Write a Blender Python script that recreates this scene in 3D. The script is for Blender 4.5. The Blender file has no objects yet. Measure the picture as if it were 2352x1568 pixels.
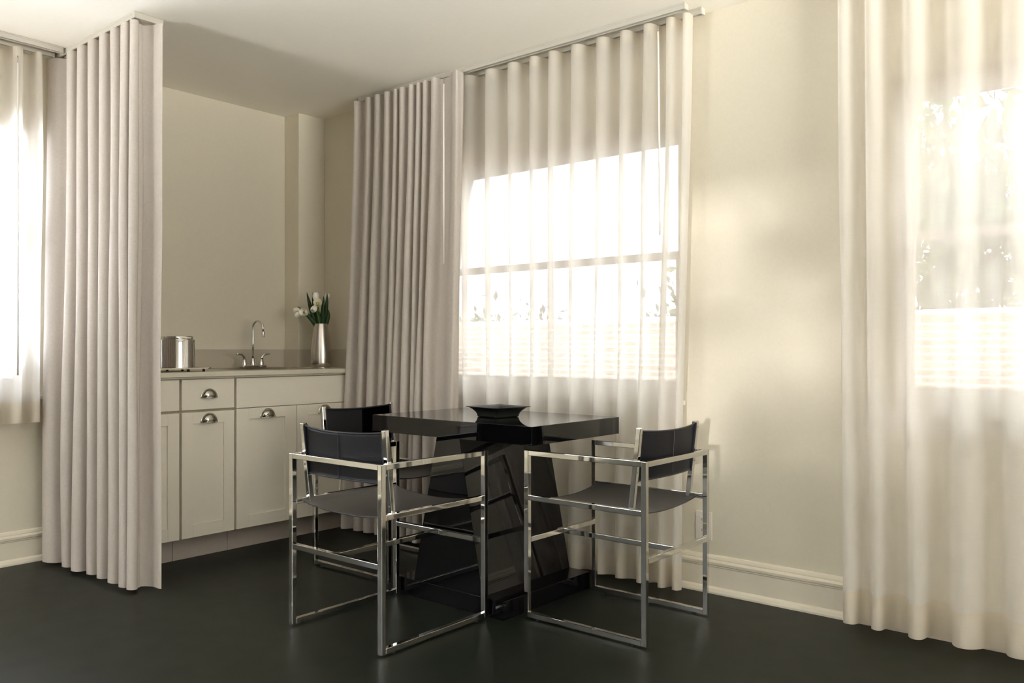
import bpy, bmesh, math, random
from mathutils import Vector, Matrix, noise
random.seed(7)
R = math.radians
scn = bpy.context.scene
COL = scn.collection

# ------------------------------------------------------------------ camera
CAM_Z = 1.0228
cam = bpy.data.cameras.new('camera'); cam_o = bpy.data.objects.new('camera', cam); COL.objects.link(cam_o)
cam.sensor_width = 36.0; cam.lens = 36.0 * 1927 / 2352; cam.shift_y = 16 / 2352
cam.clip_start = 0.02; cam.clip_end = 200
fwd = Vector((-0.6396, 0.7686, 0)).normalized()
cam_o.location = (0, 0, CAM_Z)
cam_o.rotation_euler = fwd.to_track_quat('-Z', 'Y').to_euler()
scn.camera = cam_o

# ------------------------------------------------------------------ look
vs = scn.view_settings
scn.display_settings.display_device = 'sRGB'
vs.view_transform = 'Standard'; vs.look = 'None'; vs.gamma = 1.0; vs.use_curve_mapping = False
vs.exposure = 1.5
try:
    cy = scn.cycles
    cy.use_denoising = True; cy.denoiser = 'OPENIMAGEDENOISE'; cy.denoising_input_passes = 'RGB_ALBEDO_NORMAL'
    cy.max_bounces = 12; cy.diffuse_bounces = 7; cy.glossy_bounces = 6; cy.transmission_bounces = 8
    cy.transparent_max_bounces = 24; cy.sample_clamp_indirect = 12.0
    cy.caustics_reflective = False; cy.caustics_refractive = False
    cy.use_adaptive_sampling = False
except Exception:
    pass

# ------------------------------------------------------------------ sky and sun
WORLD_STRENGTH = 3.0
w = bpy.data.worlds.new('sky'); scn.world = w; w.use_nodes = True
nt = w.node_tree; nt.nodes.clear()
out = nt.nodes.new('ShaderNodeOutputWorld'); bg = nt.nodes.new('ShaderNodeBackground')
tc = nt.nodes.new('ShaderNodeTexCoord'); sp = nt.nodes.new('ShaderNodeSeparateXYZ')
mr = nt.nodes.new('ShaderNodeMapRange'); cr = nt.nodes.new('ShaderNodeValToRGB')
nt.links.new(tc.outputs['Generated'], sp.inputs[0]); nt.links.new(sp.outputs['X'], mr.inputs['Value'])
mr.inputs['From Min'].default_value = -1; mr.inputs['From Max'].default_value = 1
nt.links.new(mr.outputs[0], cr.inputs[0])
cr.color_ramp.elements[0].position = 0.05; cr.color_ramp.elements[0].color = (0.80, 0.86, 1.0, 1)
cr.color_ramp.elements[1].position = 0.5; cr.color_ramp.elements[1].color = (1.0, 0.975, 0.935, 1)
# added glow below the horizon to brighten the ceiling, stronger than the sky
LOWER_GLOW = 8.0
# on the sunny side of the house; on the shady side (+y) it is duller
mr2 = nt.nodes.new('ShaderNodeMapRange'); mr2.inputs['From Min'].default_value = -0.34; mr2.inputs['From Max'].default_value = -0.08
mr3 = nt.nodes.new('ShaderNodeMapRange'); mr3.inputs['From Min'].default_value = 0.1; mr3.inputs['From Max'].default_value = 0.6
mr3.inputs['To Min'].default_value = WORLD_STRENGTH * LOWER_GLOW; mr3.inputs['To Max'].default_value = WORLD_STRENGTH * 0.45
nt.links.new(sp.outputs['Y'], mr3.inputs['Value']); nt.links.new(mr3.outputs[0], mr2.inputs['To Min'])
mr4 = nt.nodes.new('ShaderNodeMapRange'); mr4.inputs['From Min'].default_value = -1.0; mr4.inputs['From Max'].default_value = 1.0
mr4.inputs['To Min'].default_value = WORLD_STRENGTH; mr4.inputs['To Max'].default_value = WORLD_STRENGTH * 0.92     # sky away from the sun is duller
nt.links.new(sp.outputs['Y'], mr4.inputs['Value']); nt.links.new(mr4.outputs[0], mr2.inputs['To Max'])
nt.links.new(sp.outputs['Z'], mr2.inputs['Value']); nt.links.new(mr2.outputs[0], bg.inputs['Strength'])
nt.links.new(cr.outputs[0], bg.inputs['Color'])
nt.links.new(bg.outputs[0], out.inputs[0])

SUN_DIR = Vector((-0.35, 1.0, -0.058)).normalized()          # low sun coming in through the rear window
sun = bpy.data.lights.new('sun', 'SUN'); sun_o = bpy.data.objects.new('sun', sun); COL.objects.link(sun_o)
sun.energy = 1.2; sun.angle = R(1.9); sun.color = (1.0, 0.95, 0.95)
sun_o.rotation_euler = SUN_DIR.to_track_quat('-Z', 'Y').to_euler(); sun_o.location = (-1.4, -8, 3)

def portal(name, loc, size, direction):
    l = bpy.data.lights.new(name, 'AREA'); l.shape = 'RECTANGLE'; l.size, l.size_y = size
    o = bpy.data.objects.new(name, l); COL.objects.link(o); o.location = loc
    o.rotation_euler = Vector(direction).to_track_quat('-Z', 'Z').to_euler()
    try: l.cycles.is_portal = True
    except Exception: pass

# room: x along the right-hand wall, y towards it
XL, XR, YB, YF, ZC = -4.36, 2.6, -3.0, 3.25, 2.44
WT = 0.15                                                    # wall thickness at the windows
W_SILL, W_HEAD = 0.80, 2.005
WINDOWS = {                                                  # wall, from, to, sill, head
    'window_1': ('L', 0.55, 1.64, W_SILL, W_HEAD), 'window_2': ('F', -3.36, -1.77, W_SILL, W_HEAD), 'window_3': ('F', -0.905, 0.30, W_SILL, W_HEAD),
    'added_window_4': ('L', -2.85, 0.15, 0.45, 2.35), 'window_5': ('B', 0.25, 1.50, 0.82, 2.08), 'added_window_6': ('B', -4.2, -3.1, 0.2, 1.75),  # first and last here are added out of view to brighten the ceiling
    'added_window_7': ('S', 0.1, 2.6, 0.5, 2.2)}  # added out of view to light the kitchen nook
for k, (wl, a, b, z0, z1) in WINDOWS.items():
    m = (a + b) / 2; zc = (z0 + z1) / 2; sz = (b - a, z1 - z0)
    if wl == 'S': portal('daylight', (XR + WT + .01, m, zc), sz, (-1, 0, 0))
    if wl == 'F': portal('daylight', (m, YF + WT + .01, zc), sz, (0, -1, 0))
    if wl == 'B': portal('daylight', (m, YB - WT - .01, zc), sz, (0, 1, 0))
    if wl == 'L': portal('daylight', (XL - WT - .01, m, zc), sz, (1, 0, 0))

# ------------------------------------------------------------------ materials
def principled(name, color, rough=0.5, metal=0.0, spec=0.5, coat=0.0, coat_rough=0.05):
    m = bpy.data.materials.new(name); m.use_nodes = True
    b = m.node_tree.nodes['Principled BSDF']
    b.inputs['Base Color'].default_value = (*color, 1); b.inputs['Roughness'].default_value = rough
    b.inputs['Metallic'].default_value = metal; b.inputs['Specular IOR Level'].default_value = spec
    b.inputs['Coat Weight'].default_value = coat; b.inputs['Coat Roughness'].default_value = coat_rough
    return m
def add_noise(m, scale=40, bump=0.1, dist=0.002, colvar=0.0, stretch=(1, 1, 1), roughvar=0.0, detail=4):
    t = m.node_tree; b = t.nodes['Principled BSDF']
    tcn = t.nodes.new('ShaderNodeTexCoord'); mp = t.nodes.new('ShaderNodeMapping'); n = t.nodes.new('ShaderNodeTexNoise')
    mp.inputs['Scale'].default_value = stretch
    t.links.new(tcn.outputs['Object'], mp.inputs[0]); t.links.new(mp.outputs[0], n.inputs['Vector'])
    n.inputs['Scale'].default_value = scale; n.inputs['Detail'].default_value = detail
    if bump:
        bp = t.nodes.new('ShaderNodeBump'); bp.inputs['Strength'].default_value = bump; bp.inputs['Distance'].default_value = dist
        t.links.new(n.outputs['Fac'], bp.inputs['Height']); t.links.new(bp.outputs[0], b.inputs['Normal'])
    if colvar:
        c = b.inputs['Base Color'].default_value[:3]
        mx = t.nodes.new('ShaderNodeValToRGB')
        mx.color_ramp.elements[0].position = 0.3; mx.color_ramp.elements[1].position = 0.7
        mx.color_ramp.elements[0].color = (*[v * (1 - colvar) for v in c], 1)
        mx.color_ramp.elements[1].color = (*[min(1, v * (1 + colvar)) for v in c], 1)
        t.links.new(n.outputs['Fac'], mx.inputs[0]); t.links.new(mx.outputs[0], b.inputs['Base Color'])
    if roughvar:
        r = b.inputs['Roughness'].default_value; mr_ = t.nodes.new('ShaderNodeMapRange')
        mr_.inputs['To Min'].default_value = max(0, r - roughvar); mr_.inputs['To Max'].default_value = r + roughvar
        t.links.new(n.outputs['Fac'], mr_.inputs['Value']); t.links.new(mr_.outputs[0], b.inputs['Roughness'])
    return m
M = {}
M['wall'] = add_noise(principled('wall_paint', (0.685, 0.63, 0.515), 0.75, spec=0.25), 90, 0.06, 0.001, 0.015)
M['ceiling'] = add_noise(principled('ceiling_paint', (0.90, 0.855, 0.77), 0.85, spec=0.2), 60, 0.05, 0.001, 0.01)
M['floor'] = add_noise(principled('floor_paint', (0.0065, 0.0085, 0.0050), 0.42, spec=0.22), 9, 0.05, 0.002, 0.12, roughvar=0.05)
M['trim'] = add_noise(principled('trim_paint', (0.72, 0.66, 0.54), 0.4), 60, 0.03, 0.001, 0.01)
M['frame'] = add_noise(principled('window_frame_paint', (0.80, 0.76, 0.72), 0.4), 60, 0.03, 0.001, 0.01)
M['cabinet'] = add_noise(principled('cabinet_paint', (0.76, 0.705, 0.60), 0.42), 70, 0.03, 0.001, 0.01)
M['carcass'] = add_noise(principled('carcass_board', (0.40, 0.36, 0.24), 0.6), 60, 0.03, 0.001, 0.02)
M['toe'] = add_noise(principled('toe_kick_board', (0.42, 0.36, 0.31), 0.5), 50, 0.03, 0.001, 0.03)
M['counter'] = add_noise(principled('counter_laminate', (0.62, 0.57, 0.46), 0.28), 220, 0.02, 0.0005, 0.04)
M['splash'] = add_noise(principled('splash_laminate', (0.50, 0.445, 0.36), 0.3), 220, 0.02, 0.0005, 0.03)
M['chrome'] = add_noise(principled('chrome', (0.72, 0.71, 0.68), 0.05, 1.0), 14, 0.02, 0.001, 0, roughvar=0.02)
M['nickel'] = principled('polished_nickel', (0.70, 0.66, 0.58), 0.10, 1.0)
M['steel'] = add_noise(principled('brushed_steel', (0.52, 0.48, 0.43), 0.26, 1.0), 60, 0.05, 0.001, 0.05, stretch=(1, 1, 12))
M['screw'] = principled('screw_steel', (0.5, 0.48, 0.44), 0.3, 1.0)
M['dark'] = principled('black_rubber', (0.012, 0.012, 0.011), 0.6)
M['leather'] = add_noise(principled('black_leather', (0.012, 0.012, 0.017), 0.42, spec=0.6), 260, 0.25, 0.0008, 0.1, roughvar=0.06)
M['seat_leather'] = add_noise(principled('seat_leather', (0.13, 0.118, 0.108), 0.42, spec=0.9), 260, 0.2, 0.0008, 0.1, roughvar=0.05)  # lifted from black; reflected light is put into the base colour
M['lacquer'] = add_noise(principled('black_lacquer', (0.0025, 0.0022, 0.003), 0.02, spec=0.5), 3, 0, 0, 0.1)
M['bowl'] = add_noise(principled('blackened_metal', (0.008, 0.010, 0.008), 0.38, spec=0.5), 120, 0.35, 0.0015, 0.15, roughvar=0.1)
M['track'] = add_noise(principled('track_aluminium', (0.52, 0.49, 0.43), 0.45, 0.0), 50, 0.02, 0.001, 0.01)
M['wand'] = principled('wand_acrylic', (0.85, 0.82, 0.76), 0.15)
M['plate'] = principled('outlet_plastic', (0.74, 0.68, 0.62), 0.35)
M['petal'] = add_noise(principled('tulip_petal', (0.86, 0.83, 0.74), 0.5), 60, 0.1, 0.001, 0.03)
M['pistil'] = principled('tulip_pistil', (0.45, 0.38, 0.05), 0.6)
M['leaf'] = add_noise(principled('tulip_leaf', (0.035, 0.085, 0.018), 0.4), 25, 0.15, 0.002, 0.35, stretch=(4, 4, 0.6))
M['stem'] = principled('tulip_stem', (0.10, 0.19, 0.04), 0.45)
M['tree_leaf'] = add_noise(principled('tree_leaf', (0.07, 0.10, 0.045), 0.55), 3, 0, 0, 0.4)
M['bark'] = add_noise(principled('bark', (0.10, 0.075, 0.055), 0.9), 18, 0.5, 0.02, 0.3, stretch=(1, 1, 0.2))
M['concrete'] = add_noise(principled('concrete', (0.30, 0.28, 0.25), 0.9), 20, 0.3, 0.02, 0.2)
M['ground'] = add_noise(principled('pale_concrete', (0.60, 0.57, 0.52), 0.9), 20, 0.3, 0.02, 0.25)

def brick():
    m = principled('brick', (0.4, 0.25, 0.2), 0.85); t = m.node_tree; b = t.nodes['Principled BSDF']
    tcn = t.nodes.new('ShaderNodeTexCoord'); mp = t.nodes.new('ShaderNodeMapping'); br = t.nodes.new('ShaderNodeTexBrick')
    mp.inputs['Rotation'].default_value = (R(90), 0, 0)
    t.links.new(tcn.outputs['Object'], mp.inputs[0]); t.links.new(mp.outputs[0], br.inputs['Vector'])
    br.inputs['Color1'].default_value = (0.34, 0.24, 0.19, 1); br.inputs['Color2'].default_value = (0.45, 0.34, 0.28, 1)
    br.inputs['Mortar'].default_value = (0.60, 0.54, 0.48, 1); br.inputs['Scale'].default_value = 1.0
    br.inputs['Brick Width'].default_value = 0.30; br.inputs['Row Height'].default_value = 0.065; br.inputs['Mortar Size'].default_value = 0.008
    t.links.new(br.outputs['Color'], b.inputs['Base Color'])
    return m
M['brick'] = brick()

def glass():
    m = bpy.data.materials.new('window_glass'); m.use_nodes = True; t = m.node_tree; t.nodes.clear()
    o = t.nodes.new('ShaderNodeOutputMaterial'); mx = t.nodes.new('ShaderNodeMixShader'); tr = t.nodes.new('ShaderNodeBsdfTransparent')
    gl = t.nodes.new('ShaderNodeBsdfGlossy'); gl.inputs['Roughness'].default_value = 0.02; fr = t.nodes.new('ShaderNodeFresnel'); fr.inputs[0].default_value = 1.45
    tr.inputs[0].default_value = (0.96, 0.97, 0.96, 1)
    t.links.new(fr.outputs[0], mx.inputs[0]); t.links.new(tr.outputs[0], mx.inputs[1]); t.links.new(gl.outputs[0], mx.inputs[2]); t.links.new(mx.outputs[0], o.inputs[0])
    return m
M['glass'] = glass()

def cloth(name, diff, trans, t_weight, open_weight, scale=700, weave=0.25):
    """woven fabric: diffuse front, light passing through it, and the open gaps of the weave"""
    m = bpy.data.materials.new(name); m.use_nodes = True; t = m.node_tree; t.nodes.clear()
    o = t.nodes.new('ShaderNodeOutputMaterial')
    d = t.nodes.new('ShaderNodeBsdfDiffuse'); tl = t.nodes.new('ShaderNodeBsdfTranslucent'); tr = t.nodes.new('ShaderNodeBsdfTransparent')
    m1 = t.nodes.new('ShaderNodeMixShader'); m2 = t.nodes.new('ShaderNodeMixShader')
    tcn = t.nodes.new('ShaderNodeTexCoord')
    ns = []
    for st in ((1, 1, 0.05), (0.06, 0.06, 1)):
        mp = t.nodes.new('ShaderNodeMapping'); mp.inputs['Scale'].default_value = st
        n = t.nodes.new('ShaderNodeTexNoise'); n.inputs['Scale'].default_value = scale; n.inputs['Detail'].default_value = 2
        t.links.new(tcn.outputs['Object'], mp.inputs[0]); t.links.new(mp.outputs[0], n.inputs['Vector']); ns.append(n)
    ad = t.nodes.new('ShaderNodeMath'); ad.operation = 'ADD'
    t.links.new(ns[0].outputs['Fac'], ad.inputs[0]); t.links.new(ns[1].outputs['Fac'], ad.inputs[1])
    mr_ = t.nodes.new('ShaderNodeMapRange'); mr_.inputs['From Min'].default_value = 0.7; mr_.inputs['From Max'].default_value = 1.3
    t.links.new(ad.outputs[0], mr_.inputs['Value'])
    mr_.inputs['To Min'].default_value = 1 - weave; mr_.inputs['To Max'].default_value = 1 + weave
    vm = t.nodes.new('ShaderNodeVectorMath'); vm.operation = 'SCALE'; vm.inputs[0].default_value = diff
    t.links.new(mr_.outputs[0], vm.inputs['Scale']); t.links.new(vm.outputs[0], d.inputs['Color'])
    tl.inputs['Color'].default_value = (*trans, 1)
    m1.inputs[0].default_value = t_weight; t.links.new(d.outputs[0], m1.inputs[1]); t.links.new(tl.outputs[0], m1.inputs[2])
    m2.inputs[0].default_value = open_weight; t.links.new(m1.outputs[0], m2.inputs[1]); t.links.new(tr.outputs[0], m2.inputs[2])
    t.links.new(m2.outputs[0], o.inputs[0])
    return m
M['linen'] = cloth('linen_curtain', (0.59, 0.535, 0.485), (0.45, 0.40, 0.35), 0.12, 0.0, 900, 0.10)
M['sheer'] = cloth('sheer_voile', (0.86, 0.83, 0.78), (0.93, 0.91, 0.88), 0.63, 0.21, 420, 0.05)
M['sheer_hem'] = cloth('sheer_hem', (0.82, 0.76, 0.66), (0.86, 0.80, 0.70), 0.52, 0.15, 420, 0.05)

# ------------------------------------------------------------------ mesh helpers
def new_obj(name, bm, mat, parent=None, smooth=False, loc=None, mats=None):
    me = bpy.data.meshes.new(name); bm.normal_update(); bm.to_mesh(me); bm.free()
    for m_ in (mats or [mat]): me.materials.append(m_)
    if smooth:
        for p in me.polygons: p.use_smooth = True
    o = bpy.data.objects.new(name, me); COL.objects.link(o)
    if parent: o.parent = parent
    if loc: o.location = loc
    return o
def tag(o, label=None, cat=None, group=None, kind=None):
    if label: o['label'] = label
    if cat: o['category'] = cat
    if group: o['group'] = group
    if kind: o['kind'] = kind
    return o
def empty(name, loc=(0, 0, 0), rz=0.0):
    o = bpy.data.objects.new(name, None); COL.objects.link(o); o.location = loc; o.rotation_euler = (0, 0, rz)
    o.empty_display_size = 0.1
    return o
def structure(name, bm, mat, label=None, parent=None, smooth=False):
    o = new_obj(name, bm, mat, parent, smooth)
    if not parent: tag(o, label, None, None, 'structure')
    return o
def box(bm, x0, x1, y0, y1, z0, z1, bev=0.0, seg=2):
    g = bmesh.ops.create_cube(bm, size=1.0)['verts']
    bmesh.ops.transform(bm, matrix=Matrix.Translation(((x0 + x1) / 2, (y0 + y1) / 2, (z0 + z1) / 2)) @ Matrix.Diagonal((x1 - x0, y1 - y0, z1 - z0, 1)), verts=g)
    if bev:
        ed = list({e for v in g for e in v.link_edges})
        bmesh.ops.bevel(bm, geom=ed, offset=bev, segments=seg, affect='EDGES', profile=0.5)
    return bm
def bar(bm, a, b, s, bev=0.0015, up=(0, 0, 1), s2=None):
    """square tube from a to b"""
    a = Vector(a); b = Vector(b); d = b - a; L = d.length; d.normalize(); u = Vector(up)
    if abs(d.dot(u)) > 0.95: u = Vector((0, 1, 0))
    x = d.cross(u).normalized(); y = x.cross(d).normalized()
    mt = Matrix((x, y, d)).transposed().to_4x4(); mt.translation = (a + b) / 2
    g = bmesh.ops.create_cube(bm, size=1.0)['verts']
    bmesh.ops.transform(bm, matrix=mt @ Matrix.Diagonal((s, s2 or s, L, 1)), verts=g)
    if bev:
        bmesh.ops.bevel(bm, geom=list({e for v in g for e in v.link_edges}), offset=bev, segments=2, affect='EDGES', profile=0.5)
    return bm
def tube(bm, pts, rad, seg=12, cap=True):
    pts = [Vector(p) for p in pts]; n = len(pts)
    rads = rad if isinstance(rad, (list, tuple)) else [rad] * n
    rings = []; prev = None
    for i, p in enumerate(pts):
        d = (pts[min(i + 1, n - 1)] - pts[max(i - 1, 0)]).normalized()
        if prev is None:
            u = Vector((0, 0, 1)) if abs(d.z) < 0.9 else Vector((1, 0, 0))
            x = d.cross(u).normalized()
        else:
            x = (prev - d * prev.dot(d)).normalized()
        prev = x; y = d.cross(x)
        rings.append([bm.verts.new(p + (x * math.cos(2 * math.pi * k / seg) + y * math.sin(2 * math.pi * k / seg)) * rads[i]) for k in range(seg)])
    for i in range(n - 1):
        for k in range(seg):
            bm.faces.new((rings[i][k], rings[i][(k + 1) % seg], rings[i + 1][(k + 1) % seg], rings[i + 1][k]))
    if cap:
        bm.faces.new(rings[0][::-1]); bm.faces.new(rings[-1])
    return bm
def lathe(bm, prof, seg=40, center=(0, 0, 0)):
    cx, cy, cz = center; rings = []
    for r, z in prof:
        if r < 1e-5: rings.append([bm.verts.new((cx, cy, cz + z))])
        else: rings.append([bm.verts.new((cx + r * math.cos(2 * math.pi * k / seg), cy + r * math.sin(2 * math.pi * k / seg), cz + z)) for k in range(seg)])
    for a, b in zip(rings, rings[1:]):
        for k in range(seg):
            k2 = (k + 1) % seg
            if len(a) == 1 and len(b) == 1: continue
            if len(a) == 1: bm.faces.new((a[0], b[k], b[k2]))
            elif len(b) == 1: bm.faces.new((a[k], a[k2], b[0]))
            else: bm.faces.new((a[k], a[k2], b[k2], b[k]))
    return bm
def NB(): return bmesh.new()

# ------------------------------------------------------------------ the room
def wall_with_openings(name, axis, plane, thick, a0, a1, wins, label, out_sign):
    """a wall as one mesh of boxes around its window openings"""
    bm = NB(); cuts = sorted(wins); lo = min(plane, plane + out_sign * thick); hi = max(plane, plane + out_sign * thick)
    def bx(p, q, z0, z1):
        if axis == 'x': box(bm, p, q, lo, hi, z0, z1)
        else: box(bm, lo, hi, p, q, z0, z1)
    pos = a0
    for p, q, z0, z1 in cuts:
        bx(pos, p, 0, ZC); bx(p, q, 0, z0); bx(p, q, z1, ZC); pos = q
    bx(pos, a1, 0, ZC)
    return structure(name, bm, M['wall'], label)
def wins_of(s): return [(a, b, z0, z1) for (wl, a, b, z0, z1) in WINDOWS.values() if wl == s]
wall_with_openings('wall_right', 'x', YF, WT, XL - WT, XR + WT, wins_of('F'), 'cream plastered wall with two windows behind sheer curtains', 1)
wall_with_openings('wall_left', 'y', XL, WT, YB, YF, wins_of('L'), 'cream plastered wall behind the kitchenette', -1)
wall_with_openings('wall_back', 'x', YB, WT, XL - WT, XR + WT, wins_of('B'), 'cream wall behind the viewer', -1)
wall_with_openings('wall_side', 'y', XR, WT, YB, YF, wins_of('S'), 'cream wall beyond the right edge of the photo', 1)
structure('trim_1', box(NB(), XL, -4.215, 3.06, YF, 0, ZC, 0.004), M['wall'], 'narrow plastered pier in the corner of the nook')
structure('floor', box(NB(), XL - WT, XR + WT, YB - WT, YF + WT, -0.12, 0), M['floor'], 'dark green painted floor with a soft sheen')
structure('ceiling', box(NB(), XL - WT, XR + WT, YB - WT, YF + WT, ZC, ZC + 0.15), M['ceiling'], 'flat cream ceiling')

def baseboard(name, axis, plane, sgn, a0, a1, label):
    """skirting profile with a stepped cap and a shoe, swept along the wall"""
    prof = [(0, 0), (0.026, 0), (0.026, 0.008), (0.022, 0.020), (0.016, 0.026), (0.013, 0.028), (0.013, 0.108), (0.016, 0.112), (0.016, 0.116),
            (0.020, 0.120), (0.021, 0.130), (0.016, 0.136), (0.012, 0.138), (0.012, 0.144), (0.009, 0.152), (0.005, 0.157), (0, 0.158)]
    bm = NB(); ends = []
    for a in (a0, a1):
        ring = []
        for d, z in prof:
            ring.append(bm.verts.new((a, plane - sgn * d, z) if axis == 'x' else (plane - sgn * d, a, z)))
        ends.append(ring)
    n = len(prof)
    for i in range(n - 1):
        bm.faces.new((ends[0][i], ends[0][i + 1], ends[1][i + 1], ends[1][i]))
    bm.faces.new(ends[0]); bm.faces.new(ends[1][::-1])
    bmesh.ops.recalc_face_normals(bm, faces=bm.faces)
    return structure(name, bm, M['trim'], label)
baseboard('baseboard_right', 'x', YF, 1, -3.70, XR, 'cream moulded baseboard along the window wall')
baseboard('baseboard_left', 'y', XL, -1, YB, 1.72, 'cream moulded baseboard under the left window')
baseboard('baseboard_back', 'x', YB, -1, XL + .03, XR, 'cream moulded baseboard behind the viewer')

def window(name, wl, a, b, W_SILL, W_HEAD, label):
    """double-hung sash window seated in its opening; local axis u along the wall, d outwards"""
    def B(bm, u0, u1, d0, d1, z0, z1, bev=0.002):
        if wl == 'F': box(bm, u0, u1, YF + d0, YF + d1, z0, z1, bev)
        elif wl == 'B': box(bm, u0, u1, YB - d1, YB - d0, z0, z1, bev)
        elif wl == 'S': box(bm, XR + d0, XR + d1, u0, u1, z0, z1, bev)
        else: box(bm, XL - d1, XL - d0, u0, u1, z0, z1, bev)
    def ring(bm, u0, u1, z0, z1, w_, d0, d1, wb=None):
        B(bm, u0, u0 + w_, d0, d1, z0, z1); B(bm, u1 - w_, u1, d0, d1, z0, z1)
        B(bm, u0 + w_, u1 - w_, d0, d1, z1 - w_, z1); B(bm, u0 + w_, u1 - w_, d0, d1, z0, z0 + (wb or w_))
    root = empty(name, ((a + b) / 2, YF, W_SILL) if wl == 'F' else ((a + b) / 2, YB, W_SILL) if wl == 'B' else (XL if wl == 'L' else XR, (a + b) / 2, W_SILL))
    tag(root, label, None, None, 'structure')
    def P(n, bm, m):
        o = new_obj(n, bm, m); o.parent = root; o.matrix_parent_inverse = Matrix.Translation(root.location).inverted(); return o
    zm = (W_SILL + W_HEAD) / 2 + 0.035
    bm = NB(); ring(bm, a, b, W_SILL, W_HEAD, 0.030, 0.09, 0.145); P('window_frame', bm, M['frame'])
    bm = NB(); ring(bm, a + .03, b - .03, zm - .012, W_HEAD - .03, 0.035, 0.118, 0.140); P('sash', bm, M['frame'])
    bm = NB(); ring(bm, a + .03, b - .03, W_SILL + .03, zm + .016, 0.032, 0.092, 0.116, 0.05); P('sash', bm, M['frame'])
    bm = NB(); B(bm, a + .06, b - .06, 0.127, 0.131, zm + .01, W_HEAD - .06, 0); P('pane', bm, M['glass'])
    bm = NB(); B(bm, a + .06, b - .06, 0.102, 0.106, W_SILL + .07, zm - .012, 0); P('pane', bm, M['glass'])
    bm = NB(); B(bm, a - .035, b + .035, -0.035, 0.092, W_SILL - .022, W_SILL, 0.005); P('window_sill', bm, M['frame'])
    bm = NB(); B(bm, a - .02, b + .02, -0.014, 0, W_SILL - .075, W_SILL - .022, 0.003); P('apron', bm, M['frame'])
labels = {'window_1': 'white sash window at the left edge behind a short sheer', 'window_2': 'wide white sash window behind the table',
          'window_3': 'white sash window at the right edge with trees outside', 'added_window_4': 'added unseen sash window in the left wall, lighting the ceiling',
          'window_5': 'white sash window behind the viewer letting in the low sun',
          'added_window_6': 'added unseen low window behind the viewer, lighting the ceiling', 'added_window_7': 'added unseen wide window in the side wall, lighting the nook'}
for k, (wl, a, b, z0, z1) in WINDOWS.items(): window(k, wl, a, b, z0, z1, labels[k])

# ------------------------------------------------------------------ curtain tracks
def track(name, p, q, label, width=0.030, h=0.026, z=ZC):
    root = empty(name, ((p[0] + q[0]) / 2, (p[1] + q[1]) / 2, z))
    tag(root, label, 'curtain track')
    d = Vector((q[0] - p[0], q[1] - p[1], 0)); L = d.length; d.normalize(); root.rotation_euler = (0, 0, math.atan2(d.y, d.x))
    bm = NB(); hw = width / 2
    box(bm, -L / 2, L / 2, -hw, hw, -0.008, -0.0005, 0.001)
    box(bm, -L / 2, L / 2, -hw, -hw + .008, -h, -0.008, 0.0012); box(bm, -L / 2, L / 2, hw - .008, hw, -h, -0.008, 0.0012)
    new_obj('rail', bm, M['track'], root)
    for s in (-1, 1):
        bm = NB(); box(bm, s * L / 2 - .004, s * L / 2 + .004, -hw - .001, hw + .001, -h - .001, -.0005, 0.001); new_obj('end_cap', bm, M['track'], root)
    return root
track('curtain_track', (-3.70, 3.105), (-1.655, 3.105), 'pale ceiling track carrying the bunched taupe curtain, nearer the room')
track('curtain_track', (-3.30, 3.195), (-1.625, 3.195), 'pale ceiling track carrying the sheer over the wide window')
track('curtain_track', (-1.10, 3.195), (0.62, 3.195), 'ceiling track of the sheer at the right edge of the photo')
track('curtain_track', (-4.16, -0.2), (-4.16, 1.68), 'outer pale ceiling track above the left window, on the room side')
track('curtain_track', (-4.26, -0.2), (-4.26, 1.68), 'inner pale ceiling track carrying the short sheer at the left window')
rt = track('curtain_track', (-4.30, 1.71), (-3.475, 1.71), 'pale ceiling track holding the tall linen curtain beside the cabinets')

bm = NB(); box(bm, 0.4125 - .028, 0.4125 + .002, 0.016, 0.112, -0.026, -0.0005, 0.001); new_obj('return_rail', bm, M['track'], rt)

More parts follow.
